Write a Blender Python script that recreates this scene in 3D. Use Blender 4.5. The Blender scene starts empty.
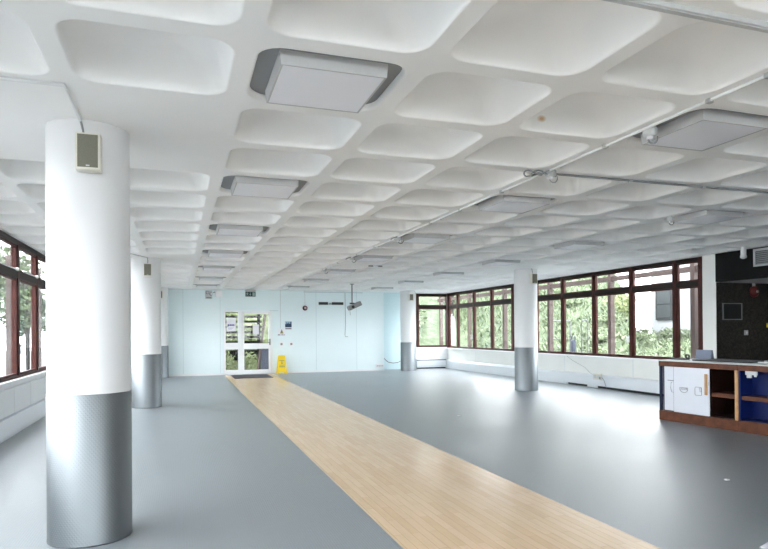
import bpy, math, random
from mathutils import Vector, Matrix
random.seed(7)
S = bpy.context.scene
COL = S.collection
PI = math.pi

# ------------------------------------------------------------------ render look
S.view_settings.view_transform = 'Standard'
S.view_settings.look = 'None'
S.view_settings.gamma = 1.0
S.view_settings.use_curve_mapping = False
S.view_settings.exposure = 3.86
S.cycles.max_bounces = 14
S.cycles.diffuse_bounces = 8
S.cycles.glossy_bounces = 4
S.cycles.transparent_max_bounces = 16
S.cycles.use_denoising = True
S.cycles.sample_clamp_indirect = 8

# ------------------------------------------------------------------ materials
def mat(name, color, rough=0.5, metal=0.0, bump=None, noise=None, spec=0.5, coat=0.0):
    """bump=(scale, strength, distance); noise=(scale, amount) varies the base colour a little"""
    m = bpy.data.materials.new(name)
    m.use_nodes = True
    nt = m.node_tree
    b = nt.nodes['Principled BSDF']
    b.inputs['Base Color'].default_value = (*color, 1)
    b.inputs['Roughness'].default_value = rough
    b.inputs['Metallic'].default_value = metal
    b.inputs['Specular IOR Level'].default_value = spec
    b.inputs['Coat Weight'].default_value = coat
    tc = nt.nodes.new('ShaderNodeTexCoord')
    if noise:
        n = nt.nodes.new('ShaderNodeTexNoise')
        n.inputs['Scale'].default_value = noise[0]
        n.inputs['Detail'].default_value = 6
        nt.links.new(tc.outputs['Object'], n.inputs['Vector'])
        r = nt.nodes.new('ShaderNodeMapRange')
        r.inputs['From Min'].default_value = .3
        r.inputs['From Max'].default_value = .7
        r.inputs['To Min'].default_value = 1 - noise[1]
        r.inputs['To Max'].default_value = 1 + noise[1]
        nt.links.new(n.outputs['Fac'], r.inputs['Value'])
        mx = nt.nodes.new('ShaderNodeVectorMath')
        mx.operation = 'SCALE'
        mx.inputs[0].default_value = color
        nt.links.new(r.outputs['Result'], mx.inputs['Scale'])
        nt.links.new(mx.outputs['Vector'], b.inputs['Base Color'])
    if bump:
        n = nt.nodes.new('ShaderNodeTexNoise')
        n.inputs['Scale'].default_value = bump[0]
        n.inputs['Detail'].default_value = 4
        nt.links.new(tc.outputs['Object'], n.inputs['Vector'])
        bp = nt.nodes.new('ShaderNodeBump')
        bp.inputs['Strength'].default_value = bump[1]
        bp.inputs['Distance'].default_value = bump[2]
        nt.links.new(n.outputs['Fac'], bp.inputs['Height'])
        nt.links.new(bp.outputs['Normal'], b.inputs['Normal'])
    return m

M = {}
M['ceiling'] = mat('ceiling_paint', (.93, .93, .925), .75, noise=(1.3, .02))
M['white'] = mat('white_paint', (.82, .83, .84), .55, noise=(2, .015))
M['column'] = mat('column_paint', (.73, .735, .745), .42, bump=(9, .08, .01))
M['cream'] = mat('cream_paint', (.80, .80, .77), .55, noise=(2, .02))
M['casing'] = mat('casing_paint', (.78, .81, .85), .35)
M['blue'] = mat('pale_blue_paint', (.765, .868, .89), .5, noise=(.8, .02))
M['blue_shaded'] = mat('blue_paint_shaded', (.66, .81, .85), .5, noise=(.8, .02))  # wall blue deepened, the recess's shade is put into the colour
M['joint'] = mat('joint_grey', (.55, .63, .67), .6)
M['wood'] = mat('mahogany', (.054, .014, .0105), .5, noise=(14, .25), spec=.2)
M['darkwood'] = mat('dark_frame', (.014, .007, .006), .5, spec=.2)
M['leftpaving'] = mat('grey_paving', (.13, .13, .125), .9, noise=(2, .2))
M['cabwood'] = mat('cabinet_wood', (.105, .032, .013), .45, noise=(9, .3), spec=.25)
M['pine'] = mat('pine', (.46, .25, .10), .45, noise=(9, .2))
M['oakedge'] = mat('dark_interior', (.018, .006, .005), .6, spec=.2)
M['navy'] = mat('navy_laminate', (.004, .012, .085), .45, noise=(3, .1), spec=.2)
M['navydark'] = mat('dark_navy_edge', (.008, .012, .04), .5, spec=.2)
M['door_white'] = mat('door_laminate', (.68, .71, .78), .35, noise=(4, .02))
M['pvc'] = mat('white_pvc', (.84, .85, .87), .35)
M['black'] = mat('black_plastic', (.012, .013, .015), .4)
M['darkline'] = mat('dark_grey', (.06, .06, .065), .5)
M['midgrey'] = mat('mid_grey', (.25, .26, .27), .5)
M['lightgrey'] = mat('light_grey', (.55, .57, .58), .45)
M['steel'] = mat('steel', (.58, .59, .6), .3, 1.0)
M['lamp_body'] = mat('lamp_body', (.52, .525, .53), .45)
M['diffuser'] = mat('lamp_diffuser', (.89, .90, .96), .4)
M['speaker_body'] = mat('speaker_body', (.72, .70, .62), .5)
M['grille'] = mat('speaker_cloth', (.17, .166, .13), .9, noise=(160, .08))
M['signwhite'] = mat('sign_pale_green', (.30, .45, .43), .5)
M['green'] = mat('exit_green', (.004, .045, .045), .4)
M['yellow'] = mat('yellow_plastic', (.85, .60, .02), .4)
M['mat'] = mat('mat_fibre', (.045, .042, .055), .95, noise=(60, .4))
M['paper'] = mat('paper', (.82, .83, .88), .7)
M['purple'] = mat('purple_ink', (.10, .08, .35), .7)
M['darkblue'] = mat('dark_blue_print', (.02, .045, .10), .5)
M['window_dark'] = mat('dark_pane', (.055, .060, .066), .3)
M['skyprint'] = mat('pale_blue_print', (.35, .55, .72), .5)
M['olive'] = mat('olive_print', (.33, .32, .14), .6)
M['red'] = mat('red_plastic', (.10, .006, .008), .35)
M['maroon'] = mat('maroon_ring', (.14, .03, .05), .4)
M['folder'] = mat('blue_grey_card', (.20, .23, .31), .5)
M['black_wall'] = mat('black_paint', (.003, .0034, .0038), .6, noise=(6, .2), spec=.15)
M['soffit'] = mat('soffit_paint', (.70, .71, .71), .6)
M['concrete'] = mat('paving', (.52, .51, .48), .9, noise=(2, .2))
M['post'] = mat('brown_post', (.05, .030, .026), .7, noise=(5, .25))
M['bark'] = mat('bark', (.016, .013, .010), .9, noise=(9, .4))
M['slat'] = mat('dark_slat', (.003, .003, .0025), .9, noise=(6, .3), spec=.05)
M['render_white'] = mat('white_render', (.34, .35, .37), .9, noise=(1, .05))
M['bin_blue'] = mat('dark_bollard', (.02, .026, .045), .6)
M['roofgrey'] = mat('roof_grey', (.030, .032, .034), .8)

def leafmat(name, c1, c2):
    m = mat(name, c1, .8, spec=.2)
    nt = m.node_tree
    b = nt.nodes['Principled BSDF']
    tc = nt.nodes.new('ShaderNodeTexCoord')
    n = nt.nodes.new('ShaderNodeTexNoise')
    n.inputs['Scale'].default_value = 2.6
    n.inputs['Detail'].default_value = 12
    n.inputs['Roughness'].default_value = .68
    nt.links.new(tc.outputs['Object'], n.inputs['Vector'])
    cr = nt.nodes.new('ShaderNodeValToRGB')
    cr.color_ramp.elements[0].position = .35
    cr.color_ramp.elements[0].color = (*c1, 1)
    cr.color_ramp.elements[1].position = .65
    cr.color_ramp.elements[1].color = (*c2, 1)
    nt.links.new(n.outputs['Fac'], cr.inputs['Fac'])
    nt.links.new(cr.outputs['Color'], b.inputs['Base Color'])
    return m
M['grass'] = leafmat('bank_grass', (.034, .050, .024), (.092, .110, .072))
M['leaf'] = leafmat('pale_leaf', (.095, .125, .068), (.165, .19, .125))
M['hedgeleaf'] = leafmat('hedge_leaf', (.09, .12, .045), (.27, .30, .16))
M['leafdark'] = leafmat('dark_leaf', (.03, .045, .02), (.09, .12, .06))

def speckle():
    m = mat('speckled_laminate', (.022, .021, .020), .4, spec=.25)
    nt = m.node_tree; b = nt.nodes['Principled BSDF']
    tc = nt.nodes.new('ShaderNodeTexCoord')
    n = nt.nodes.new('ShaderNodeTexNoise'); n.inputs['Scale'].default_value = 26; n.inputs['Detail'].default_value = 6
    n.inputs['Roughness'].default_value = .7
    nt.links.new(tc.outputs['Object'], n.inputs['Vector'])
    cr = nt.nodes.new('ShaderNodeValToRGB')
    cr.color_ramp.elements[0].position = .42; cr.color_ramp.elements[0].color = (.018, .018, .017, 1)
    cr.color_ramp.elements[1].position = .66; cr.color_ramp.elements[1].color = (.062, .055, .048, 1)
    nt.links.new(n.outputs['Fac'], cr.inputs['Fac'])
    nt.links.new(cr.outputs['Color'], b.inputs['Base Color'])
    return m
M['speckle'] = speckle()

def glass():
    m = bpy.data.materials.new('window_glass'); m.use_nodes = True
    nt = m.node_tree; nt.nodes.clear()
    o = nt.nodes.new('ShaderNodeOutputMaterial')
    t = nt.nodes.new('ShaderNodeBsdfTransparent'); t.inputs['Color'].default_value = (.985, .99, .988, 1)
    g = nt.nodes.new('ShaderNodeBsdfGlossy'); g.inputs['Roughness'].default_value = .01
    lw = nt.nodes.new('ShaderNodeLayerWeight'); lw.inputs['Blend'].default_value = .5
    pw = nt.nodes.new('ShaderNodeMath'); pw.operation = 'POWER'; pw.inputs[1].default_value = 5
    nt.links.new(lw.outputs['Facing'], pw.inputs[0])
    f = nt.nodes.new('ShaderNodeMath'); f.operation = 'MULTIPLY_ADD'; f.inputs[1].default_value = .6; f.inputs[2].default_value = .012
    nt.links.new(pw.outputs[0], f.inputs[0])
    mx = nt.nodes.new('ShaderNodeMixShader')
    nt.links.new(f.outputs[0], mx.inputs[0]); nt.links.new(t.outputs[0], mx.inputs[1])
    nt.links.new(g.outputs[0], mx.inputs[2]); nt.links.new(mx.outputs[0], o.inputs['Surface'])
    return m
M['glass'] = glass()

def vinyl():
    m = mat('grey_vinyl', (.12, .14, .155), .3)
    nt = m.node_tree; b = nt.nodes['Principled BSDF']
    L = nt.links.new
    tc = nt.nodes.new('ShaderNodeTexCoord')
    n = nt.nodes.new('ShaderNodeTexNoise'); n.inputs['Scale'].default_value = .55; n.inputs['Detail'].default_value = 4
    L(tc.outputs['Object'], n.inputs['Vector'])
    cr = nt.nodes.new('ShaderNodeValToRGB')
    cr.color_ramp.elements[0].position = .3; cr.color_ramp.elements[0].color = (.225, .252, .274, 1)
    cr.color_ramp.elements[1].position = .7; cr.color_ramp.elements[1].color = (.268, .296, .316, 1)
    L(n.outputs['Fac'], cr.inputs['Fac']); L(cr.outputs['Color'], b.inputs['Base Color'])
    rr = nt.nodes.new('ShaderNodeMapRange'); rr.inputs['To Min'].default_value = .24; rr.inputs['To Max'].default_value = .42
    L(n.outputs['Fac'], rr.inputs['Value']); L(rr.outputs['Result'], b.inputs['Roughness'])
    # little raised studs in a grid, 4 cm apart
    sx = nt.nodes.new('ShaderNodeSeparateXYZ'); L(tc.outputs['Object'], sx.inputs[0])
    hs = []
    for ax in ('X', 'Y'):
        a = nt.nodes.new('ShaderNodeMath'); a.operation = 'MULTIPLY'; a.inputs[1].default_value = 2 * PI / .04
        L(sx.outputs[ax], a.inputs[0])
        s = nt.nodes.new('ShaderNodeMath'); s.operation = 'SINE'; L(a.outputs[0], s.inputs[0]); hs.append(s)
    mu = nt.nodes.new('ShaderNodeMath'); mu.operation = 'MULTIPLY'
    L(hs[0].outputs[0], mu.inputs[0]); L(hs[1].outputs[0], mu.inputs[1])
    ab = nt.nodes.new('ShaderNodeMath'); ab.operation = 'ABSOLUTE'; L(mu.outputs[0], ab.inputs[0])
    bp = nt.nodes.new('ShaderNodeBump'); bp.inputs['Strength'].default_value = .4; bp.inputs['Distance'].default_value = .003
    L(ab.outputs[0], bp.inputs['Height']); L(bp.outputs['Normal'], b.inputs['Normal'])
    return m
M['vinyl'] = vinyl()

def planks():
    m = mat('oak_vinyl_planks', (.56, .38, .22), .24)
    nt = m.node_tree; b = nt.nodes['Principled BSDF']; L = nt.links.new
    tc = nt.nodes.new('ShaderNodeTexCoord')
    mp = nt.nodes.new('ShaderNodeMapping'); mp.inputs['Rotation'].default_value = (0, 0, PI / 2)
    L(tc.outputs['Object'], mp.inputs['Vector'])
    bk = nt.nodes.new('ShaderNodeTexBrick')
    bk.inputs['Color1'].default_value = (.74, .55, .36, 1); bk.inputs['Color2'].default_value = (.67, .48, .30, 1)
    bk.inputs['Mortar'].default_value = (.52, .36, .22, 1)
    bk.inputs['Scale'].default_value = 1; bk.inputs['Mortar Size'].default_value = .002
    bk.inputs['Brick Width'].default_value = .75; bk.inputs['Row Height'].default_value = .075
    bk.inputs['Bias'].default_value = -.1
    L(mp.outputs[0], bk.inputs['Vector'])
    n = nt.nodes.new('ShaderNodeTexNoise'); n.inputs['Scale'].default_value = 3; n.inputs['Detail'].default_value = 8
    mp2 = nt.nodes.new('ShaderNodeMapping'); mp2.inputs['Scale'].default_value = (12, 1, 1)
    L(tc.outputs['Object'], mp2.inputs['Vector']); L(mp2.outputs[0], n.inputs['Vector'])
    r = nt.nodes.new('ShaderNodeMapRange'); r.inputs['To Min'].default_value = .86; r.inputs['To Max'].default_value = 1.12
    L(n.outputs['Fac'], r.inputs['Value'])
    mx = nt.nodes.new('ShaderNodeVectorMath'); mx.operation = 'SCALE'
    L(bk.outputs['Color'], mx.inputs[0]); L(r.outputs['Result'], mx.inputs['Scale'])
    L(mx.outputs['Vector'], b.inputs['Base Color'])
    return m
M['planks'] = planks()

def cladding():
    """brushed steel sheet with rows of small raised dimples (drawn in the column's own angle and height)"""
    m = mat('dimpled_steel', (.25, .272, .29), .46, .9)
    nt = m.node_tree; b = nt.nodes['Principled BSDF']; L = nt.links.new
    tc = nt.nodes.new('ShaderNodeTexCoord')
    sx = nt.nodes.new('ShaderNodeSeparateXYZ'); L(tc.outputs['Object'], sx.inputs[0])
    at = nt.nodes.new('ShaderNodeMath'); at.operation = 'ARCTAN2'; L(sx.outputs['Y'], at.inputs[0]); L(sx.outputs['X'], at.inputs[1])
    a = nt.nodes.new('ShaderNodeMath'); a.operation = 'MULTIPLY'; a.inputs[1].default_value = 76; L(at.outputs[0], a.inputs[0])
    z = nt.nodes.new('ShaderNodeMath'); z.operation = 'MULTIPLY'; z.inputs[1].default_value = 2 * PI / .032; L(sx.outputs['Z'], z.inputs[0])
    s1 = nt.nodes.new('ShaderNodeMath'); s1.operation = 'SINE'; L(a.outputs[0], s1.inputs[0])
    s2 = nt.nodes.new('ShaderNodeMath'); s2.operation = 'SINE'; L(z.outputs[0], s2.inputs[0])
    mu = nt.nodes.new('ShaderNodeMath'); mu.operation = 'MULTIPLY'; L(s1.outputs[0], mu.inputs[0]); L(s2.outputs[0], mu.inputs[1])
    mr = nt.nodes.new('ShaderNodeMapRange'); mr.inputs['From Min'].default_value = .3; mr.inputs['From Max'].default_value = .9
    L(mu.outputs[0], mr.inputs['Value'])
    bp = nt.nodes.new('ShaderNodeBump'); bp.inputs['Strength'].default_value = .35; bp.inputs['Distance'].default_value = .004
    L(mr.outputs['Result'], bp.inputs['Height']); L(bp.outputs['Normal'], b.inputs['Normal'])
    return m
M['cladding'] = cladding()

# ------------------------------------------------------------------ mesh builder
class MB:
    def __init__(s): s.v = []; s.f = []; s.sm = []
    def add(s, vs, fs, smooth=False):
        o = len(s.v); s.v += [tuple(p) for p in vs]
        for f in fs: s.f.append(tuple(o + i for i in f)); s.sm.append(smooth)
        return s
    def box(s, x0, x1, y0, y1, z0, z1, mtx=None):
        vs = [Vector((x, y, z)) for z in (z0, z1) for y in (y0, y1) for x in (x0, x1)]
        if mtx: vs = [mtx @ p for p in vs]
        return s.add(vs, [(0, 2, 3, 1), (4, 5, 7, 6), (0, 1, 5, 4), (2, 6, 7, 3), (0, 4, 6, 2), (1, 3, 7, 5)])
    def cyl(s, c, r, z0, z1, n=24, r2=None, caps=True, mtx=None):
        r2 = r if r2 is None else r2
        vs = []
        for zz, rr in ((z0, r), (z1, r2)):
            vs += [Vector((c[0] + rr * math.cos(2 * PI * k / n), c[1] + rr * math.sin(2 * PI * k / n), zz)) for k in range(n)]
        if mtx: vs = [mtx @ p for p in vs]
        s.add(vs, [(k, (k + 1) % n, n + (k + 1) % n, n + k) for k in range(n)], True)
        if caps: s.add(vs, [tuple(range(n - 1, -1, -1)), tuple(range(n, 2 * n))])
        return s
    def lathe(s, prof, n=32, mtx=None):
        vs = [Vector((r * math.cos(2 * PI * k / n), r * math.sin(2 * PI * k / n), z)) for r, z in prof for k in range(n)]
        if mtx: vs = [mtx @ p for p in vs]
        fs = [(j * n + k, j * n + (k + 1) % n, (j + 1) * n + (k + 1) % n, (j + 1) * n + k) for j in range(len(prof) - 1) for k in range(n)]
        return s.add(vs, fs, True)
    def tube(s, pts, r, n=8, closed=False):
        pts = [Vector(p) for p in pts]; m = len(pts); vs = []
        up = Vector((0, 0, 1))
        for i, p in enumerate(pts):
            a = pts[(i - 1) % m] if (i or closed) else p; b = pts[(i + 1) % m] if (i < m - 1 or closed) else p
            t = (b - a).normalized()
            u = t.cross(up)
            if u.length < .05: u = t.cross(Vector((1, 0, 0)))
            u.normalize(); w = t.cross(u)
            vs += [p + r * (math.cos(2 * PI * k / n) * u + math.sin(2 * PI * k / n) * w) for k in range(n)]
        fs = []
        for i in range(m if closed else m - 1):
            j = (i + 1) % m
            fs += [(i * n + k, i * n + (k + 1) % n, j * n + (k + 1) % n, j * n + k) for k in range(n)]
        s.add(vs, fs, True)
        if not closed: s.add(vs, [tuple(range(n - 1, -1, -1)), tuple(range((m - 1) * n, m * n))])
        return s
    def prism(s, poly, y0, y1, mtx=None):
        """polygon in XZ extruded along Y"""
        n = len(poly)
        vs = [Vector((x, y0, z)) for x, z in poly] + [Vector((x, y1, z)) for x, z in poly]
        if mtx: vs = [mtx @ p for p in vs]
        return s.add(vs, [tuple(range(n)), tuple(range(2 * n - 1, n - 1, -1))] + [(k, n + k, n + (k + 1) % n, (k + 1) % n) for k in range(n)])
    def build(s, name, m, parent=None, bevel=0, recalc=True):
        me = bpy.data.meshes.new(name)
        me.from_pydata(s.v, [], s.f); me.validate()
        me.polygons.foreach_set('use_smooth', s.sm[:len(me.polygons)]); me.update()
        if recalc:
            import bmesh
            bm = bmesh.new(); bm.from_mesh(me); bmesh.ops.recalc_face_normals(bm, faces=bm.faces); bm.to_mesh(me); bm.free()
        me.materials.append(m)
        o = bpy.data.objects.new(name, me); COL.objects.link(o)
        if parent: o.parent = parent
        if bevel:
            bv = o.modifiers.new('soft_edges', 'BEVEL'); bv.width = bevel; bv.segments = 2; bv.limit_method = 'ANGLE'
        return o

def tag(o, label, cat, group=None, kind=None):
    o['label'] = label; o['category'] = cat
    if group: o['group'] = group
    if kind: o['kind'] = kind
    return o
def thing(name, label, cat, loc, rz=0, group=None, kind=None):
    o = bpy.data.objects.new(name, None); COL.objects.link(o)
    o.location = loc; o.rotation_euler = (0, 0, rz); o.empty_display_size = .1
    return tag(o, label, cat, group, kind)
def copy_tree(o, parent=None):
    c = o.copy(); COL.objects.link(c)
    if parent: c.parent = parent
    for ch in list(o.children): copy_tree(ch, c)
    return c
B = lambda *a: MB().box(*a)

# ------------------------------------------------------------------ measured layout (metres)
GX0, GP, GY0, GQ = .372, 1.0475, 3.366, .983          # ceiling grid origin and pitches
gx = lambda i: GX0 + i * GP
gy = lambda j: GY0 + j * GQ
H = 3.205
XL, XR, YB, YN = -2.6, 10.95, 23.55, -8.0              # window walls, blue wall, wall behind the camera
COLS = [(-1, 2), (-1, 11), (-1, 20), (8, 11), (8, 20)]

# ------------------------------------------------------------------ floor
fb = MB()
fb.add([(-2.7, YN, 0), (1.552, YN, 0), (1.552, 24.1, 0), (-2.7, 24.1, 0)], [(0, 1, 2, 3)])
fb.add([(3.312, YN, 0), (14.2, YN, 0), (14.2, 24.1, 0), (3.312, 24.1, 0)], [(0, 1, 2, 3)])
fb.add([(1.552, 23.3, 0), (3.312, 23.3, 0), (3.312, 24.1, 0), (1.552, 24.1, 0)], [(0, 1, 2, 3)])
floor = tag(fb.build('floor', M['vinyl'], recalc=False), 'grey studded vinyl floor of the hall', 'floor', kind='structure')
fw = MB().add([(1.552, YN, 0), (3.312, YN, 0), (3.312, 23.3, 0), (1.552, 23.3, 0)], [(0, 1, 2, 3)])
fw.build('wood_strip', M['planks'], floor, recalc=False)['label'] = 'pale oak plank strip running to the door'

# ------------------------------------------------------------------ waffle ceiling
def rrect(cx, cy, a, b, r, n=6):
    """rounded rectangle, n segments per corner, counter-clockwise from the +x side"""
    pts = []
    for q, (sx, sy) in enumerate(((1, 1), (-1, 1), (-1, -1), (1, -1))):
        for k in range(n + 1):
            t = q * PI / 2 + (PI / 2) * k / n
            pts.append((cx + sx * (a - r) + r * math.cos(t), cy + sy * (b - r) + r * math.sin(t)))
    return pts
def outer(x0, x1, y0, y1, n=6):
    cx, cy, a, b = (x0 + x1) / 2, (y0 + y1) / 2, (x1 - x0) / 2, (y1 - y0) / 2
    pts = []
    for q, (sx, sy) in enumerate(((1, 1), (-1, 1), (-1, -1), (1, -1))):
        for k in range(n + 1):
            f = k / n
            # walk from one side to the other round the corner
            d1 = (a, b - .25 * b * (1 - 2 * f)) if f < .5 else (a - .25 * a * (2 * f - 1), b)
            if q % 2 == 1: d1 = (a - .25 * a * (1 - 2 * f), b) if f < .5 else (a, b - .25 * b * (2 * f - 1))
            if f == .5: d1 = (a, b)
            pts.append((cx + sx * d1[0], cy + sy * d1[1]))
    return pts
cb = MB()
PROF = [(0, 0, 0), (.005, .004, 0), (.013, .018, 0), (.022, .05, .01), (.038, .11, .015), (.062, .185, .025), (.10, .25, .045),
        (.155, .298, .06), (.225, .325, .06), (.31, .336, .06)]
def coffer(x0, x1, y0, y1, ml=.062, mr=.062, mf=.072, mb=.072):
    n = 6
    ox0, ox1, oy0, oy1 = x0 + ml, x1 - mr, y0 + mf, y1 - mb
    cx, cy, a, b = (ox0 + ox1) / 2, (oy0 + oy1) / 2, (ox1 - ox0) / 2, (oy1 - oy0) / 2
    rings = [[(x, y, H) for x, y in outer(x0, x1, y0, y1, n)]]
    rings.append([(x, y, H) for x, y in rrect(cx, cy, a + .008, b + .008, .163, n)])
    for ins, dz, dr in PROF:
        aa, bb = max(a - ins, .03), max(b - ins, .03)
        r = min(.155 + dr, aa - .005, bb - .005)
        rings.append([(x, y, H + dz) for x, y in rrect(cx, cy, aa, bb, r, n)])
    m = len(rings[0]); vs = [p for r in rings for p in r]
    fs = []
    for j in range(len(rings) - 1):
        for k in range(m):
            fs.append((j * m + k, (j + 1) * m + k, (j + 1) * m + (k + 1) % m, j * m + (k + 1) % m))
    fs.append(tuple(range((len(rings) - 1) * m, len(rings) * m)))
    cb.add(vs, fs, True)
slab = set()
for pi, pj in COLS + [(8, 2), (-1, -7), (8, -7)]:
    for a in (-1, 0):
        for b in (-1, 0): slab.add((pi + a, pj + b))
def flat(x0, x1, y0, y1): cb.add([(x0, y0, H), (x0, y1, H), (x1, y1, H), (x1, y0, H)], [(0, 1, 2, 3)])
for i in range(-3, 10):
    for j in range(-11, 21):
        x0, x1, y0, y1 = gx(i), gx(i + 1), gy(j), gy(j + 1)
        if i == -3: x0 = XL
        if (i, j) in slab or j == 20: flat(x0, x1, y0, y1)
        else: coffer(x0, x1, y0, y1)
flat(gx(10), 11.1, gy(-11), gy(21)); flat(-2.8, XL, gy(-11), gy(21))
flat(-2.8, 11.1, gy(21), 24.2); flat(-2.8, 11.1, YN - .1, gy(-11))
ceiling = tag(cb.build('ceiling', M['ceiling'], recalc=False), 'white waffle ceiling of rounded recesses between flat ribs', 'ceiling', kind='structure')
# one small rusty stain inside a coffer
def stain():
    nt = M['ceiling'].node_tree; L = nt.links.new; b = nt.nodes['Principled BSDF']
    geo = nt.nodes.new('ShaderNodeNewGeometry')
    d = nt.nodes.new('ShaderNodeVectorMath'); d.operation = 'SUBTRACT'; d.inputs[1].default_value = (2.78, 4.228, 3.30)
    L(geo.outputs['Position'], d.inputs[0])
    sc = nt.nodes.new('ShaderNodeVectorMath'); sc.operation = 'MULTIPLY'; sc.inputs[1].default_value = (1, 1.2, 1.6)
    L(d.outputs[0], sc.inputs[0])
    ln = nt.nodes.new('ShaderNodeVectorMath'); ln.operation = 'LENGTH'; L(sc.outputs[0], ln.inputs[0])
    mr = nt.nodes.new('ShaderNodeMapRange'); mr.inputs['From Min'].default_value = .05; mr.inputs['From Max'].default_value = .02
    L(ln.outputs['Value'], mr.inputs['Value'])
    old = b.inputs['Base Color'].links[0].from_socket
    mx = nt.nodes.new('ShaderNodeMix'); mx.data_type = 'RGBA'
    L(mr.outputs['Result'], mx.inputs[0]); L(old, mx.inputs[6]); mx.inputs[7].default_value = (.60, .42, .24, 1)
    L(mx.outputs[2], b.inputs['Base Color'])
stain()
# flat roof above the hall so that daylight only comes through the windows
tag(B(-2.9, 11.2, YN - .2, 24.4, 3.62, 3.8).build('roof_slab', M['roofgrey']), 'flat roof above the waffle ceiling', 'roof', kind='structure')

# ------------------------------------------------------------------ columns
SPK = {}
WHERE = {(-1, 2): 'nearest big white column, dimpled steel sheet round its foot, nearest the camera',
         (-1, 11): 'white column with steel foot standing second along the window wall with block dado',
         (-1, 20): 'white column mostly hidden behind two others, at the blue wall end',
         (8, 11): 'white column with steel foot standing alone before the long grass bank windows',
         (8, 20): 'white column with steel foot at the blue wall beside the far corner window'}
SWHERE = {(-1, 2): 'large beige wall speaker high on the nearest big column, cable above it',
          (-1, 11): 'beige speaker high on the second column behind the nearest one',
          (-1, 20): 'small beige speaker on the half hidden column at the blue wall',
          (8, 11): 'beige speaker high on the lone column before the grass bank windows',
          (8, 20): 'beige speaker on the column beside the far corner window'}
RAD = .302
for key in COLS:
    x, y = gx(key[0]), gy(key[1])
    t = thing('column', WHERE[key], 'column', (x, y, 0), group='round columns', kind='thing')
    MB().cyl((0, 0), RAD, 1.13, H + .01, 64).build('shaft', M['column'], t)
    MB().lathe([(RAD - .004, 0), (RAD + .006, 0), (RAD + .006, .012), (RAD + .004, .02), (RAD + .004, 1.136), (RAD + .002, 1.14), (RAD - .004, 1.14)], 64) \
        .build('steel_cladding', M['cladding'], t)['label'] = 'dimpled steel sheet round the column foot'
    # speaker on a short bracket, hung on the face towards the camera end
    sx = x + (.05 if key[0] < 0 else .0)
    sp = thing('speaker', SWHERE[key], 'speaker', (sx, y - RAD - .005, 2.93), group='column speakers')
    MB().prism([(-.085, -.135), (.085, -.135), (.085, .135), (-.085, .135)], -.135, -.02).build('cabinet', M['speaker_body'], sp, .008)
    g = B(-.068, .068, -.141, -.134, -.118, .12).build('grille', M['grille'], sp)
    B(-.012, .012, -.1435, -.1405, -.112, -.102).build('badge', M['lightgrey'], g)
    B(-.03, .03, -.02, .004, -.05, .05).build('bracket', M['lightgrey'], sp)

# ------------------------------------------------------------------ blue wall with the door
wb = MB()
DX0, DX1, DT = 1.575, 3.385, 2.41
wb.box(-2.75, DX0, YB, YB + .45, 0, 3.3); wb.box(DX1, 7.9, YB, YB + .45, 0, 3.3); wb.box(DX0, DX1, YB, YB + .45, DT, 3.3)
wall_back = tag(wb.build('wall_back', M['blue']), 'pale blue end wall with a glazed door in it', 'wall', kind='structure')
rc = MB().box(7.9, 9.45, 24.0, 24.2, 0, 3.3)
rc.build('recess_panel', M['blue_shaded'], wall_back)
sm = MB()
for x in (.131, 1.45, 5.1, 6.75):
    sm.box(x - .006, x + .006, YB - .004, YB + .02, 0, 3.2)
sm.build('panel_joint', M['joint'], wall_back)
B(3.28, 3.62, YB - .02, YB, 2.405, 2.425).build('top_ledge', M['joint'], wall_back)
sk = MB().box(-2.6, DX0 - .002, YB - .02, YB + .002, 0, .07).box(DX1 + .002, 7.9, YB - .02, YB + .002, 0, .07)
tag(sk.build('baseboard_back', M['white']), 'thin white skirting under the pale blue wall', 'skirting', kind='structure')
wc = MB().box(9.45, 10.95, 24.0, 24.2, 0, .9).box(9.45, 9.52, 24.0, 24.2, .9, 3.3).box(9.45, 11.1, 24.0, 24.2, 3.16, 3.3)
tag(wc.build('wall_corner', M['white']), 'white wall under the far corner window', 'wall', kind='structure')

# door_1: side light and door leaf
d = thing('door_1', 'white framed glass door and side light in the pale blue wall', 'door', ((DX0 + DX1) / 2, YB, 0), kind='structure')
ox = (DX0 + DX1) / 2
fr = MB()
Y0, Y1 = YB - .03, YB + .07
def rel(mb, x0, x1, y0, y1, z0, z1): mb.box(x0 - ox, x1 - ox, y0 - YB, y1 - YB, z0, z1)
rel(fr, DX0, 1.64, Y0, Y1, 0, DT); rel(fr, 2.10, 2.245, Y0, Y1, 0, DT); rel(fr, 3.335, DX1, Y0, Y1, 0, DT)
rel(fr, 1.64, 2.10, Y0, Y1, 2.355, DT); rel(fr, 2.245, 3.335, Y0, Y1, 2.36, DT)
rel(fr, 1.64, 2.10, Y0, Y1, 0, .17); rel(fr, 1.64, 2.10, Y0, Y1, .95, 1.195)
fr.build('frame', M['pvc'], d, .006)
lf = MB()
rel(lf, 2.25, 2.325, YB - .02, YB + .04, .012, 2.355); rel(lf, 3.243, 3.33, YB - .02, YB + .04, .012, 2.355)
rel(lf, 2.325, 3.243, YB - .02, YB + .04, 2.282, 2.355); rel(lf, 2.325, 3.243, YB - .02, YB + .04, .012, .168)
rel(lf, 2.325, 3.243, YB - .02, YB + .04, .958, 1.166)
leaf = lf.build('door_leaf', M['pvc'], d, .006)
pn = MB(); rel(pn, 2.325, 3.243, YB + .005, YB + .011, .168, .958); pn.build('pane', M['glass'], leaf)
pn = MB(); rel(pn, 2.325, 3.243, YB + .005, YB + .011, 1.166, 2.282); pn.build('pane', M['glass'], leaf)
pn = MB(); rel(pn, 1.64, 2.10, YB + .005, YB + .011, .17, .95); pn.build('pane', M['glass'], d)
pn = MB(); rel(pn, 1.64, 2.10, YB + .005, YB + .011, 1.195, 2.355); pn.build('pane', M['glass'], d)
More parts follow.
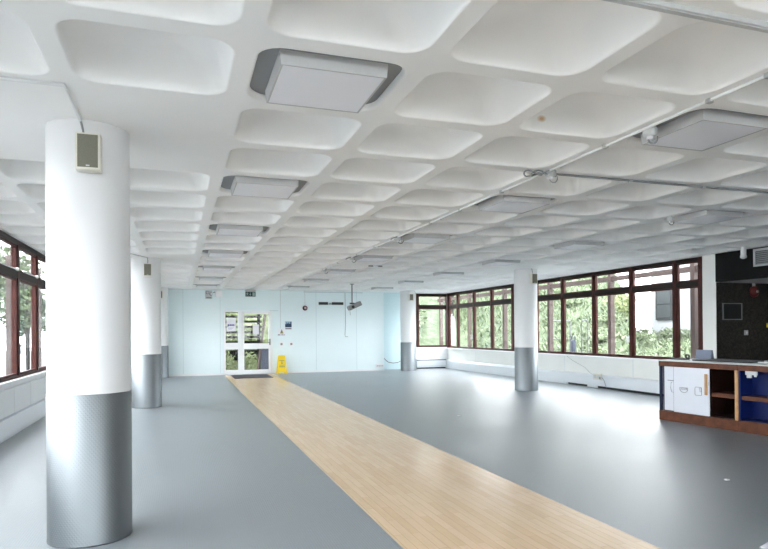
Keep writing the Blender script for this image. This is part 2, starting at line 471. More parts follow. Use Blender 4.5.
hd = MB(); rel(hd, 3.268, 3.308, YB - .028, YB - .018, 1.10, 1.34)
hd.tube([(3.288 - ox, -.028, 1.19), (3.288 - ox, -.075, 1.19), (3.18 - ox, -.075, 1.19)], .011)
hd.build('handle', M['darkline'], leaf)
tag(B(1.68, 2.023, YB - .004, YB + .004, 1.636, 2.131).build('notice', M['paper']), 'white notice with a purple printed band on the side light glass', 'notice')
nb = bpy.data.objects['notice']
nm = MB()
for k in range(4):
    x = 1.735 + k * .062
    nm.box(x, x + .048, YB - .006, YB - .0035, 1.83, 1.90)
nm.box(1.715, 1.745, YB - .006, YB - .0035, 1.80, 1.89)
for k in range(3): nm.box(1.73, 1.95 - .04 * k, YB - .006, YB - .0035, 1.765 - .03 * k, 1.773 - .03 * k)
nm.build('printed_band', M['purple'], nb)
n2 = tag(B(2.646, 2.876, YB - .004, YB + .004, 1.518, 1.881).build('notice', M['paper']), 'plain white sheet taped inside the door leaf glass', 'notice')

# things on the blue wall
t = thing('exit_sign', 'dark green exit sign with running man above the door', 'sign', (2.565, YB, 3.06), group=None)
B(-.19, .19, -.09, 0, -.115, .14).build('housing', M['lightgrey'], t, .008)
pg = B(-.185, .185, -.096, -.089, -.115, .065).build('green_panel', M['green'], t)
pm = MB()
y0, y1 = -.101, -.095
pm.box(-.125, -.10, y0, y1, .025, .05)                                   # head
pm.prism([(-.155, .02), (-.105, .02), (-.095, -.03), (-.125, -.03)], y0, y1)   # body
pm.prism([(-.125, -.03), (-.10, -.03), (-.075, -.09), (-.095, -.09)], y0, y1)
pm.prism([(-.135, -.02), (-.115, -.035), (-.15, -.09), (-.17, -.085)], y0, y1)
pm.box(-.165, -.145, y0, y1, -.02, .02); pm.box(-.10, -.07, y0, y1, -.005, .01)
pm.box(-.022, .0, y0, y1, -.03, .045)                                    # arrow down
pm.prism([(-.055, -.03), (.033, -.03), (-.011, -.09)], y0, y1)
pm.box(.07, .16, y0, y1, -.09, .045)                                     # doorway
pm.build('pictogram', M['signwhite'], pg)
B(-.14, .14, -.07, -.01, .14, .165).build('mount', M['midgrey'], t)
t = thing('emergency_light', 'grey emergency light with two round lamps high on the blue wall', 'light', (1.045, YB, 3.0))
B(-.125, .125, -.10, 0, -.15, .15).build('housing', M['lightgrey'], t, .01)
for sx in (-.055, .075):
    l = MB().lathe([(.0, 0), (.05, 0), (.058, .012), (.052, .05), (.03, .075), (0, .075)], 20,
                   Matrix.Translation((sx, -.10, .07 if sx < 0 else .02)) @ Matrix.Rotation(PI / 2, 4, 'X')).build('lamp_head', M['midgrey'], t)
    MB().lathe([(0, 0), (.04, 0), (.04, .006), (0, .006)], 20, Matrix.Translation((sx, -.174, .07 if sx < 0 else .02)) @ Matrix.Rotation(PI / 2, 4, 'X')).build('lens', M['paper'], l)
B(-.09, .09, -.105, -.099, -.14, -.09).build('dark_panel', M['midgrey'], t)
t = thing('alarm_box', 'white rounded alarm box beside the emergency light', 'box', (1.403, YB, 3.04))
B(-.128, .128, -.08, 0, -.13, .13).build('cover', M['pvc'], t, .03)
MB().tube([(-.12, -.04, .05), (-.16, -.05, .06), (-.2, -.045, .03)], .012).build('cable', M['darkline'], t)

t = thing('notice_board', 'small picture notice of dark towers on a pale sky', 'notice', (4.004, YB, 1.85))
B(-.14, .14, -.012, 0, -.165, .165).build('backing', M['paper'], t)
p_ = B(-.13, .13, -.016, -.011, -.08, .155).build('print_sky', M['skyprint'], t)
tw = MB()
for k, (w, h) in enumerate(((.05, .13), (.03, .19), (.05, .15), (.03, .2), (.04, .14), (.045, .215))):
    x = -.125 + sum(q for q in (.05, .03, .05, .03, .04, .045)[:k])
    tw.box(x, x + w, -.019, -.0155, -.08, -.08 + h)
tw.build('print_towers', M['darkblue'], p_)
B(-.12, .12, -.016, -.011, -.15, -.115).build('caption_line', M['darkline'], t)
t = thing('hazard_notice', 'small notice with an olive triangle and dark text blocks, below the picture notice', 'notice', (3.745, YB, 1.578))
B(-.17, .17, -.01, 0, -.14, .15).build('sheet', M['paper'], t)
tr = MB().prism([(-.07, -.045), (.07, -.045), (0, .13)], -.014, -.009).build('triangle', M['olive'], t)
MB().prism([(-.008, -.01), (.008, -.01), (.012, .065), (-.012, .065)], -.017, -.0135).box(-.009, .009, -.017, -.0135, -.033, -.018).build('exclamation_mark', M['darkline'], tr)
tx = MB()
for x0, x1 in ((-.15, -.06), (-.04, -.01), (.01, .05), (.07, .11)): tx.box(x0, x1, -.014, -.009, -.115, -.075)
tx.build('text_block', M['midgrey'], t)
for x, lab in ((3.727, 'white switch plate with dark rocker nearer the door'), (4.108, 'white switch plate with dark rocker under the picture notice')):
    t = thing('light_switch', lab, 'switch', (x, YB, 1.12), group='wall switches')
    B(-.09, .09, -.014, 0, -.09, .09).build('plate', M['pvc'], t, .006)
    B(-.035, .045, -.03, -.012, -.035, .045).build('rocker', M['midgrey'], t, .004)
t = thing('alarm_bell', 'small round dark red alarm bell on the pale blue wall', 'bell', (4.66, YB, 2.52))
MX = Matrix.Rotation(PI / 2, 4, 'X')
MB().lathe([(.0, 0), (.095, 0), (.1, .02), (.09, .055), (.05, .075), (0, .078)], 28, MX).build('gong', M['maroon'], t)
MB().lathe([(.0, .07), (.045, .07), (.045, .085), (0, .088)], 20, MX).build('cap', M['lightgrey'], t)
tag(MB().tube([(4.66, YB - .01, 2.61), (4.655, YB - .01, 3.2)], .008).build('bell_cable', M['lightgrey']), 'thin vertical conduit above the red alarm bell', 'conduit')
tag(MB().tube([(3.70, YB - .01, 1.73), (3.70, YB - .01, 3.2)], .008).build('switch_conduit', M['lightgrey']), 'thin pale conduit running up from the hazard notice', 'conduit')
t = thing('wall_bar', 'long black bar in two lengths fixed high on the blue wall', 'bar', (5.70, YB, 2.705))
B(-.496, -.125, -.06, 0, -.052, .052).build('rail', M['black'], t, .006)
B(.03, .496, -.06, 0, -.052, .052).build('rail', M['black'], t, .006)
B(-.10, .02, -.05, 0, -.045, .012).build('joiner', M['midgrey'], t, .004)
B(-.06, -.02, -.055, 0, .0, .03).build('clip', M['midgrey'], t)
tr_ = MB().box(4.35, 6.70, YB - .03, YB, 2.96, 2.985).box(4.35, 5.9, YB - .03, YB, 3.15, 3.2)
tag(MB().box(4.6, 7.0, YB - .035, YB - .001, 3.13, 3.16).build('cable_duct', M['joint']), 'slim grey cable duct along the top of the blue wall', 'duct')
tag(MB().tube([(6.276, YB - .012, 3.13), (6.29, YB - .012, 1.9), (6.262, YB - .012, 1.45), (6.285, YB - .012, 1.385), (6.386, YB - .012, 1.383)], .009).build('hanging_cable', M['midgrey']),
    'thin grey cable hanging down the blue wall beside the projector', 'cable')

t = thing('projector', 'grey projector tilted on a pole hung from the ceiling', 'projector', (5.552, 19.9, H))
MB().cyl((0, 0), .07, -.02, 0, 20).build('ceiling_plate', M['midgrey'], t)
MB().cyl((0, 0), .022, -.66, -.02, 14).build('pole', M['midgrey'], t)
MX = Matrix.Translation((.08, 0, -.745)) @ Matrix.Rotation(math.radians(-24), 4, 'Y')
bd = MB().box(-.23, .23, -.16, .16, -.075, .075, MX).build('body', M['midgrey'], t, .02)
MB().lathe([(0, 0), (.05, 0), (.05, .04), (.035, .05), (0, .05)], 20, MX @ Matrix.Translation((-.1, -.15, 0)) @ Matrix.Rotation(PI / 2, 4, 'X')).build('lens', M['black'], bd)
MB().box(-.07, .07, -.06, .06, -.69, -.64).build('bracket', M['darkline'], t)
MB().tube([(-.06, 0, -.80), (-.075, .01, -.95), (-.062, 0, -1.06)], .007).build('dangling_wire', M['midgrey'], t)

# cabling at the foot of the blue wall recess
t = MB().tube([(8.05, 23.97, .47), (8.09, 23.9, .40), (8.2, 23.86, .31), (8.4, 23.85, .27), (8.62, 23.86, .29), (8.75, 23.95, .34)], .016)
tag(t.build('loose_cable', M['midgrey']), 'grey cable sagging between the blue wall and the column beside the corner window', 'cable')
t = thing('socket_trunking', 'low white socket trunking at the blue wall foot by the loose cable', 'socket', (7.75, YB, .18))
B(-.2, .14, -.05, 0, -.06, .08).build('trunking', M['pvc'], t, .005)
for k in range(4): B(-.17 + .075 * k, -.125 + .075 * k, -.056, -.049, -.02, .045).build('socket', M['lightgrey'], t)

# mat and wet floor sign
t = MB().add([(1.80, 21.5, .012), (3.12, 21.5, .012), (3.12, 23.2, .012), (1.80, 23.2, .012), (1.80, 21.5, 0), (3.12, 21.5, 0), (3.12, 23.2, 0), (1.80, 23.2, 0)],
             [(0, 1, 2, 3), (7, 6, 5, 4), (0, 4, 5, 1), (1, 5, 6, 2), (2, 6, 7, 3), (3, 7, 4, 0)])
tag(t.build('door_mat', M['mat']), 'dark fibre mat on the oak strip before the glass door', 'mat')
t = thing('wet_floor_sign', 'yellow folding wet floor sign standing beside the glass door', 'sign', (3.685, 23.25, 0))
def board(s):
    mb = MB()
    R_ = Matrix.Translation((0, s * .012, .70)) @ Matrix.Rotation(s * math.radians(13), 4, 'X')
    mb.prism([(-.185, -.715), (-.13, -.715), (-.115, -.66), (.115, -.66), (.13, -.715), (.185, -.715), (.13, -.02), (.10, 0), (-.10, 0), (-.13, -.02)], -.008, .008, R_)
    return mb, R_
mb, RM = board(-1); fbd = mb.build('front_panel', M['yellow'], t)
mb, _ = board(1); mb.build('rear_panel', M['yellow'], t)
pr = MB().box(-.10, .10, -.0105, -.0075, -.21, -.185, RM)
pr.prism([(-.03, -.33), (.03, -.33), (.015, -.24), (-.015, -.24)], -.0105, -.0075, RM).box(-.018, .018, -.0105, -.0075, -.235, -.205, RM)
for k in range(4): pr.box(-.10 + .052 * k, -.06 + .052 * k, -.0105, -.0075, -.46, -.40, RM)
pr.box(-.10, .10, -.0105, -.0075, -.38, -.365, RM)
pr.build('printed_warning', M['olive'], fbd)

# ------------------------------------------------------------------ windows
def window_bay(n, name_i, W, inward, ya, yb, label, axis='y', handle=True, stay=False, z0=.86, z1=3.19):
    """one bay between two mullions; local frame: u along the wall, v outwards. W: wall coordinate"""
    t = thing('window_%d' % name_i, label, 'window', (W, ya, 0) if axis == 'y' else (ya, W, 0), kind='structure')
    L = yb - ya
    def bx(mb, u0, u1, v0, v1, z0_, z1_):
        # v>0 is outside
        if axis == 'y':
            s = -inward
            mb.box(min(s * v0, s * v1), max(s * v0, s * v1), u0, u1, z0_, z1_)
        else:
            mb.box(u0, u1, min(v0, v1), max(v0, v1), z0_, z1_)
    f = MB()
    bx(f, -.05, .05, -.02, .10, z0, z1); bx(f, .05, L - .05, -.02, .10, z0, z0 + .04)
    f.build('frame', M['wood'], t, .004)
    hr = MB(); bx(hr, .05, L - .05, -.02, .10, z1 - .085, z1); hr.build('head_rail', M['darkwood'], t, .004)
    tr = MB(); bx(tr, .05, L - .05, -.015, .09, 2.545, 2.665); tr.build('transom', M['darkwood'], t, .004)
    for a, b, nm in ((2.665, z1 - .085, 'top_sash'), (z0 + .04, 2.545, 'sash')):
        s_ = MB(); w = .035
        bx(s_, .05, .05 + w, .0, .06, a, b); bx(s_, L - .05 - w, L - .05, .0, .06, a, b)
        bx(s_, .05 + w, L - .05 - w, .0, .06, b - w, b); bx(s_, .05 + w, L - .05 - w, .0, .06, a, a + w)
        so = s_.build(nm, M['wood'], t)
        g = MB(); bx(g, .05 + w, L - .05 - w, .028, .034, a + w, b - w); g.build('pane', M['glass'], so)
        if nm == 'sash' and handle:
            h = MB(); bx(h, .056, .086, -.03, .0, 1.25, 1.43); bx(h, .06, .084, -.065, -.03, 1.38, 1.41); bx(h, .056, .086, -.085, -.06, 1.24, 1.41)
            h.build('handle', M['pvc'], so, .003)
        if nm == 'top_sash' and stay:
            h = MB(); bx(h, .30, L - .1, -.03, -.01, a + .01, a + .028); bx(h, L - .14, L - .09, -.045, .0, a - .005, a + .05)
            h.build('stay', M['pvc'], so, .003)
    return t
idx = 1
RM_ = [10.545, 11.29, 12.75, 14.23, 15.70, 17.16, 18.61, 20.11, 21.55, 23.02, 23.9]
RLAB = ['narrow brown window bay nearest the dark hatch', 'brown window bay second from the hatch, white building behind it', 'brown window bay third from the hatch',
        'brown window bay with the dark bollard outside', 'brown window bay fifth from the hatch', 'brown window bay behind the lone column',
        'brown window bay just beyond the lone column', 'brown window bay fourth from the far corner', 'brown window bay third from the far corner',
        'brown window bay second from the far corner', 'narrow brown window bay at the far corner']
for k in range(len(RM_) - 1):
    window_bay(k, idx, XR, -1, RM_[k], RM_[k + 1], RLAB[k], handle=k in (2, 8, 5)); idx += 1
window_bay(0, idx, 24.0, 1, 9.55, 10.95, 'brown window in the short far corner wall', axis='x', handle=False, z0=.90, z1=3.17); idx += 1
tag(B(XR - .03, XR + .11, 23.86, 24.12, .86, 3.19).build('trim_corner', M['wood']), 'thick brown corner post between the window walls', 'post', kind='structure')
LM = [11.80 + 1.48 * k for k in range(-12, 8)]
for k in range(len(LM) - 1):
    window_bay(k, idx, XL, 1, LM[k], LM[k + 1], 'brown window bay of the block dado wall, %s' % (
        'nearest bay in sight' if k == 11 else 'second bay in sight' if k == 12 else 'third bay in sight' if k == 13 else 'out of sight number %d' % k),
        handle=k in (11, 12), stay=True); idx += 1

# left wall: head, sill ledge, block dado, skirting casing
wl = MB().box(XL - .15, XL - .001, YN, 24.0, -.05, .835).box(XL - .15, XL + .0, YN, 24.0, 3.19, 3.3).box(XL - .15, XL, YN, LM[0] - .05, .8, 3.3).box(XL - .15, XL, LM[-1] - .05, 24.0, .8, 3.3)
wall_left = tag(wl.build('wall_left', M['white']), 'white wall below the windows beside the nearest column', 'wall', kind='structure')
B(XL - .02, XL + .10, YN, YB, .80, .855).build('sill', M['white'], wall_left, .008)
bl = MB()
y = YN
k = 0
ys = [11.36 + 1.14 * q for q in range(-17, 11)]
for a, b in zip(ys[:-1], ys[1:]): bl.box(XL - .01, XL + .045, a + .010, b - .010, .31, .73)
bl.build('block_panel', M['white'], wall_left, .006)
tag(MB().prism([(XL, 0), (XL + .115, 0), (XL + .115, .05), (XL + .075, .29), (XL, .305)], YN, YB).build('baseboard_left', M['casing']),
    'sloping white casing along the foot of the block dado', 'skirting', kind='structure')

# right wall under the windows, white end strip, head
wr = MB().box(XR, XR + .15, 10.5, 24.2, -.05, .86).box(XR - .01, XR + .012, 10.15, 10.495, 0, 3.3).box(XR + .012, XR + .15, 10.3, 10.495, 0, 3.3).box(XR, XR + .15, 10.5, 24.2, 3.19, 3.3)
wall_right = tag(wr.build('wall_right', M['cream']), 'cream wall under the long grass bank windows', 'wall', kind='structure')
B(XR - .09, XR + .02, 10.5, 23.95, .815, .862).build('sill', M['white'], wall_right, .006)
jn = MB()
for y in (12.7, 15.6, 18.5, 21.4): jn.box(XR - .004, XR + .01, y - .005, y + .005, .36, .82)
jn.build('panel_joint', M['joint'], wall_right)
# convector casings: lengths with dark air slots beneath
hl = MB().prism([(XR - .001, .06), (XR - .15, .06), (XR - .15, .30), (XR - .11, .355), (XR - .001, .36)], 10.55, 23.98)
cv = tag(hl.build('convector', M['casing']), 'long low white heater casing under the grass bank windows', 'heater')
pl = MB()
for a, b in ((10.55, 13.75), (14.28, 14.33), (15.22, 23.98)): pl.box(XR - .125, XR - .001, a, b, 0, .06)
B(XR - .10, XR - .001, 10.55, 23.98, .0, .06).build('dark_slot', M['black'], cv)
B(XR - .14, XR - .09, 15.29, 23.98, 0, .06).build('plinth', M['casing'], cv)
B(XR - .14, XR - .09, 13.95, 14.36, 0, .06).build('plinth', M['casing'], cv)
hb = MB().prism([(23.999, .05), (23.84, .05), (23.84, .38), (23.86, .41), (23.999, .41)], 9.46, 10.80, Matrix(((0, 1, 0, 0), (1, 0, 0, 0), (0, 0, 1, 0), (0, 0, 0, 1))))
cv = tag(hb.build('convector', M['casing']), 'short white heater casing under the far corner window', 'heater')
B(9.46, 10.80, 23.835, 23.85, .335, .385).build('grille_slot', M['midgrey'], cv)
B(9.50, 10.78, 23.87, 23.99, 0, .05).build('dark_slot', M['black'], cv)
B(9.46, 10.80, 23.836, 23.85, .10, .115).build('seam', M['joint'], cv)

t = thing('socket_box', 'small beige double socket box on the heater casing, thin cable above', 'socket', (XR - .15, 13.88, .31))
B(-.035, 0, -.17, .17, -.085, .085).build('box', M['speaker_body'], t, .006)
B(-.042, -.034, -.14, -.02, -.045, .045).build('socket', M['lightgrey'], t)
B(-.042, -.034, .02, .14, -.045, .045).build('socket', M['lightgrey'], t)
B(-.05, -.034, -.15, -.10, -.06, .0).build('plug', M['midgrey'], t)
tag(MB().tube([(XR - .02, 15.5, .83), (XR - .025, 15.2, .70), (XR - .03, 14.6, .52), (XR - .14, 14.25, .40), (XR - .16, 14.08, .36)], .0045).build('socket_cable', M['midgrey']),
    'thin cable running from the window sill to the beige socket box', 'cable')
tag(MB().tube([(XR - .165, 13.70, .30), (XR - .172, 13.6, .22), (XR - .168, 13.5, .0)], .007).build('short_cable', M['midgrey']),
    'short thin cable drooping below the beige socket box', 'cable')

# wall behind the camera, with unseen windows added for fill light
wf = MB().box(-2.75, 14.2, YN - .15, YN, 0, .86).box(-2.75, 14.2, YN - .15, YN, 3.15, 3.3)
for a, b in ((-2.75, -1.8), (10.9, 14.2)): wf.box(a, b, YN - .15, YN, .86, 3.15)
tag(wf.build('wall_front', M['white']), 'white wall behind the camera', 'wall', kind='structure')
for k in range(8):
    window_bay(k, idx, YN, 1, -1.75 + 1.57 * k, -1.75 + 1.57 * (k + 1), 'unseen window added behind the camera for fill light, number %d' % k, axis='x', handle=False); idx += 1

# ------------------------------------------------------------------ kitchen hatch beyond the windows' end
bh = tag(B(XR - .01, XR + .14, YN, 10.15, 2.60, 3.3).build('wall_bulkhead', M['black_wall']), 'black bulkhead above the kitchen hatch', 'wall', kind='structure')
tag(B(XR + .14, 14.2, YN, 10.4, 2.60, 3.3).build('ceiling_kitchen', M['soffit']), 'low white ceiling of the kitchen behind the hatch', 'ceiling', kind='structure')
tag(B(XR + .013, 14.2, 10.25, 10.3, 0, 2.6).build('wall_kitchen', M['speckle']), 'dark speckled wall of the kitchen behind the counter', 'wall', kind='structure')
tag(B(14.2, 14.4, YN, 10.5, 0, 3.3).build('wall_side', M['speckle']), 'dark outer wall of the kitchen', 'wall', kind='structure')
t = thing('vent_grille', 'white framed air vent on the black bulkhead', 'vent', (XR - .01, 8.80, 3.0))
fr = MB().box(-.02, 0, -.42, .42, .135, .18).box(-.02, 0, -.42, .42, -.17, -.135).box(-.02, 0, .38, .42, -.135, .135).box(-.02, 0, -.42, -.38, -.135, .135)
fr.build('frame', M['lightgrey'], t)
sl = MB()
for k in range(7): sl.box(-.016, -.002, -.38, .38, -.13 + .038 * k, -.112 + .038 * k)
sl.build('grille', M['midgrey'], t)
B(-.004, -.001, -.38, .38, -.135, .135).build('backing', M['darkline'], t)
t = thing('wall_picture', 'dark panel in a thin pale frame on the speckled wall', 'picture', (11.50, 10.25, 1.968))
fr = MB().box(-.275, .275, -.03, 0, .165, .185).box(-.275, .275, -.03, 0, -.185, -.165).box(-.275, -.255, -.03, 0, -.165, .165).box(.255, .275, -.03, 0, -.165, .165)
fr.build('frame', M['midgrey'], t)
B(-.255, .255, -.02, -.002, -.165, .165).build('dark_panel', M['black'], t)
t = thing('light_switch', 'small pale switch on the speckled wall below the red bell', 'switch', (11.905, 10.25, 1.50))
B(-.055, .055, -.014, 0, -.055, .055).build('plate', M['lightgrey'], t, .004)
B(-.015, .015, -.024, -.012, -.025, .025).build('rocker', M['pvc'], t)
t = thing('fire_bell', 'red fire bell under the kitchen ceiling on the speckled wall', 'bell', (12.12, 10.25, 2.41))
MX = Matrix.Rotation(PI / 2, 4, 'X')
MB().lathe([(0, 0), (.115, 0), (.125, .03), (.12, .06), (.08, .10), (0, .115)], 32, MX).build('gong', M['red'], t)
MB().lathe([(0, .112), (.03, .112), (.03, .125), (0, .127)], 16, MX).build('cap', M['lightgrey'], t)
B(-.02, .02, -.05, 0, .115, .19).build('conduit', M['lightgrey'], t)
t = thing('key_switch', 'small yellow button on the speckled wall at the picture edge', 'switch', (12.56, 10.25, 1.66))
B(-.05, .05, -.03, 0, -.05, .05).build('plate', M['yellow'], t, .006)
MB().lathe([(0, .03), (.02, .03), (.02, .045), (0, .045)], 16, MX).build('button', M['red'], t)
t = thing('ceiling_sensor', 'white cylinder sensor hanging from the ceiling before the bulkhead', 'sensor', (10.55, 9.12, H))
MB().lathe([(.0, 0), (.06, 0), (.06, -.02), (.05, -.03), (.05, -.16), (.058, -.17), (.058, -.22), (0, -.22)], 24).build('housing', M['pvc'], t)
MB().lathe([(0, -.218), (.04, -.218), (.035, -.235), (0, -.24)], 20).build('lens', M['lightgrey'], t)

# ------------------------------------------------------------------ counter (front line measured from the photograph)
CA = math.atan2(-.9946, .104)
CO = (8.03, 8.65, 0)
def cpt(u, v, z=0): return (CO[0] + .104 * u + .9946 * v, CO[1] - .9946 * u + .104 * v, z)
u1, u2, u3 = -.018, 1.458, 3.4
c1 = thing('cabinet', 'brown framed counter cabinet with white sliding doors', 'cabinet', CO, CA, group='hatch counter cabinets')
DP = .82
B(u1, u2, -.004, .03, .945, 1.035).build('top_rail', M['cabwood'], c1, .004)
B(u1, u2, 0.0, DP, .0, .168).build('plinth', M['cabwood'], c1, .004)
B(u1 + .045, u1 + .075, .055, DP - .01, .17, 1.03).build('end_panel', M['navydark'], c1)
B(1.405, 1.456, .004, DP - .01, .168, .945).build('stile', M['pine'], c1, .003)
B(u1 + .075, 1.405, DP - .03, DP - .01, .168, 1.03).build('back_panel', M['oakedge'], c1)
B(.05, 1.405, .05, DP - .03, .168, .185).build('base_board', M['oakedge'], c1)
B(u1, u1 + .045, .012, .05, .168, .945).build('corner_stile', M['navydark'], c1)
B(.96, 1.405, .07, DP - .03, .492, .556).build('shelf', M['cabwood'], c1)
B(.94, .957, .08, DP - .03, .185, .94).build('divider', M['oakedge'], c1)
dA = B(.062, .262, .045, .063, .18, .942).build('sliding_door', M['door_white'], c1)
dB = B(.276, .953, .018, .038, .172, .942).build('sliding_door', M['door_white'], c1)
B(.262, .276, .03, .05, .17, .942).build('door_edge', M['black'], c1)
def outline(pts, y): return MB().tube([(p[0], y, p[1]) for p in pts], .0045, 6, True)
arc = [(.393, .598), (.56, .598)] + [(.4765 + .078 * math.cos(a), .575 - .058 * math.sin(a)) for a in [PI * k / 12 for k in range(13)]]
outline(arc, .0165).build('cup_handle', M['midgrey'], dB)
outline([(.45, .592), (.545, .592), (.535, .570), (.41, .570)], .0165).build('cup_shadow', M['midgrey'], dB)
sq = [(x, z) for x, z in rrect(.755, .562, .062, .068, .018, 4)]
outline(sq, .0165).build('lock_plate', M['midgrey'], dB)
outline([(.775, .615), (.808, .615), (.808, .555), (.79, .555)], .0165).build('lock_slot', M['midgrey'], dB)
wh = B(.883, .929, -.004, .018, .512, .856).build('pull_handle', M['pine'], dB, .005)
B(.935, .957, .0, .02, .67, .73).build('catch', M['steel'], dB, .003)
outline([(.255, .69), (.20, .66), (.19, .58), (.21, .51), (.255, .49)], .0435).build('cup_handle', M['midgrey'], dA)
outline([(.13, .70), (.258, .70), (.258, .705), (.13, .705)], .0435).build('cup_shadow', M['midgrey'], dA)

c2 = thing('cabinet', 'brown framed open counter cabinet with navy blue inside', 'cabinet', CO, CA, group='hatch counter cabinets')
B(u2 + .004, u3, -.004, .03, .945, 1.035).build('top_rail', M['cabwood'], c2, .004)
B(u2 + .004, u3, 0.0, DP, .0, .178).build('plinth', M['cabwood'], c2, .004)
B(u2 + .004, u3, .30, .32, .178, 1.03).build('back_panel', M['navy'], c2)
B(u2 + .004, u2 + .03, .02, .30, .178, .945).build('side_panel', M['navy'], c2)
B(u2 + .03, u3, .05, .30, .178, .19).build('base_board', M['navy'], c2)
B(u2 + .03, u3, .045, .30, .492, .552).build('shelf', M['cabwood'], c2)
br = MB().box(1.56, 1.74, .03, .06, .885, .945).box(1.59, 1.66, .02, .05, .84, .90).box(1.70, 1.735, .028, .05, .86, .9)
br.build('lock_bracket', M['lightgrey'], c2, .004)
B(3.37, u3, .0, DP, .178, 1.03).build('end_panel', M['cabwood'], c2)
wt = thing('worktop', 'pale thin worktop running over both hatch cabinets', 'worktop', CO, CA)
B(u1 - .004, u3 + .01, -.012, DP + .02, 1.035, 1.055).build('slab', M['lightgrey'], wt, .004)
# things standing on the worktop
def on_top(name, label, cat, u, v, rz=0): return thing(name, label, cat, cpt(u, v, 1.0555), CA + rz)
t = on_top('folder', 'blue grey card folder propped up on the worktop', 'folder', .30, .72)
MX = Matrix.Rotation(math.radians(-14), 4, 'X')
MB().box(-.155, .155, -.006, .006, .0, .17, MX).build('front_card', M['folder'], t)
MB().box(-.155, .155, -.004, .004, .004, .165, Matrix.Translation((0, .09, 0)) @ Matrix.Rotation(math.radians(14), 4, 'X')).build('rear_card', M['folder'], t)
t = on_top('tape_dispenser', 'small black tape dispenser lying on the worktop before the folder', 'tape dispenser', .18, .33, .35)
B(-.17, .13, -.03, .03, 0, .022).build('base', M['black'], t, .006)
MB().lathe([(.018, -.02), (.042, -.02), (.042, .02), (.018, .02), (.018, -.02)], 24, Matrix.Translation((.1, 0, .058)) @ Matrix.Rotation(PI / 2, 4, 'X')).build('roll', M['black'], t)
B(-.17, -.12, -.022, .022, .022, .04).build('cutter', M['darkline'], t)
t = on_top('hob', 'flat black hob plate lying on the worktop past the folder', 'hob', 1.05, .46)
B(-.52, .48, -.30, .30, 0, .022).build('glass_plate', M['black'], t, .004)
for sx, sy in ((-.25, -.12), (.25, -.12), (-.25, .14), (.25, .14)):
    MB().tube([(sx + .09 * math.cos(2 * PI * k / 24), sy + .09 * math.sin(2 * PI * k / 24), .0225) for k in range(24)], .002, 5, True).build('ring', M['midgrey'], t)
for k, (w, dx, lab) in enumerate(((.52, 0, 'lowest grey tray of the small stack on the worktop'), (.48, .06, 'middle grey tray of the stack on the worktop'), (.42, .12, 'topmost pale tray of the stack on the worktop'))):
    t = thing('tray', lab, 'tray', cpt(2.1 + dx, .52, 1.0555 + .024 * k), CA, group='stacked trays')
    fr = MB().box(-w, .5, -.22, .22, 0, .006).box(-w, .5, -.22, -.21, .006, .023).box(-w, .5, .21, .22, .006, .023).box(-w, -w + .01, -.21, .21, .006, .023).box(.49, .5, -.21, .21, .006, .023)
    fr.build('pan', M['lightgrey' if k != 1 else 'midgrey'], t)

# ------------------------------------------------------------------ ceiling lights
ZL = 3.157
def make_light():
    t = thing('ceiling_light', '-', 'light', (0, 0, ZL), group='square ceiling lights')
    b = MB()
    a0, b0, a1, b1, h = .325, .318, .338, .330, .155
    vs = [(-a0, -b0, 0), (a0, -b0, 0), (a0, b0, 0), (-a0, b0, 0), (-a1, -b1, h), (a1, -b1, h), (a1, b1, h), (-a1, b1, h)]
    b.add(vs, [(0, 1, 5, 4), (1, 2, 6, 5), (2, 3, 7, 6), (3, 0, 4, 7), (4, 5, 6, 7)])
    w = .012
    vs2 = [(-a0 + w, -b0 + w, 0), (a0 - w, -b0 + w, 0), (a0 - w, b0 - w, 0), (-a0 + w, b0 - w, 0)]
    b.add(vs[:4] + vs2, [(0, 4, 5, 1), (1, 5, 6, 2), (2, 6, 7, 3), (3, 7, 4, 0)])
    b.build('housing', M['lamp_body'], t)
    B(-a0 + w, a0 - w, -b0 + w, b0 - w, .002, .008).build('diffuser', M['diffuser'], t)
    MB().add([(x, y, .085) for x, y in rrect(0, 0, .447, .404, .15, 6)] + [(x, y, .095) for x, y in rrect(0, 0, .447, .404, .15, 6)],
        [tuple(range(27, -1, -1)), tuple(range(28, 56))] + [(k, (k + 1) % 28, 28 + (k + 1) % 28, 28 + k) for k in range(28)]).build('gap_shade', M['midgrey'], t)  # added grey sheet standing in for the deep shade around the lamp box
    return t
ORD = ['', 'nearest the blue wall', 'second from the blue wall', 'third from the blue wall', 'fourth from the blue wall', 'fifth from the blue wall', 'sixth from the blue wall', 'nearest the camera']
ROWN = {0: 'in the row above the door', 3: 'in the row along the conduit', 6: 'in the row by the lone column'}
proto = None
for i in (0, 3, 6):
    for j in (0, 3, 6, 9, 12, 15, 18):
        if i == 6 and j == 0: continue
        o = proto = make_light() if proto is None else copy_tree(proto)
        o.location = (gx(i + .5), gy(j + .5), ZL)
        k = 7 - j // 3
        if i == 6 and k == 6: where = 'sixth from the blue wall'
        else: where = ORD[k]
        o['label'] = 'square white ceiling light %s, %s' % (ROWN[i], where)

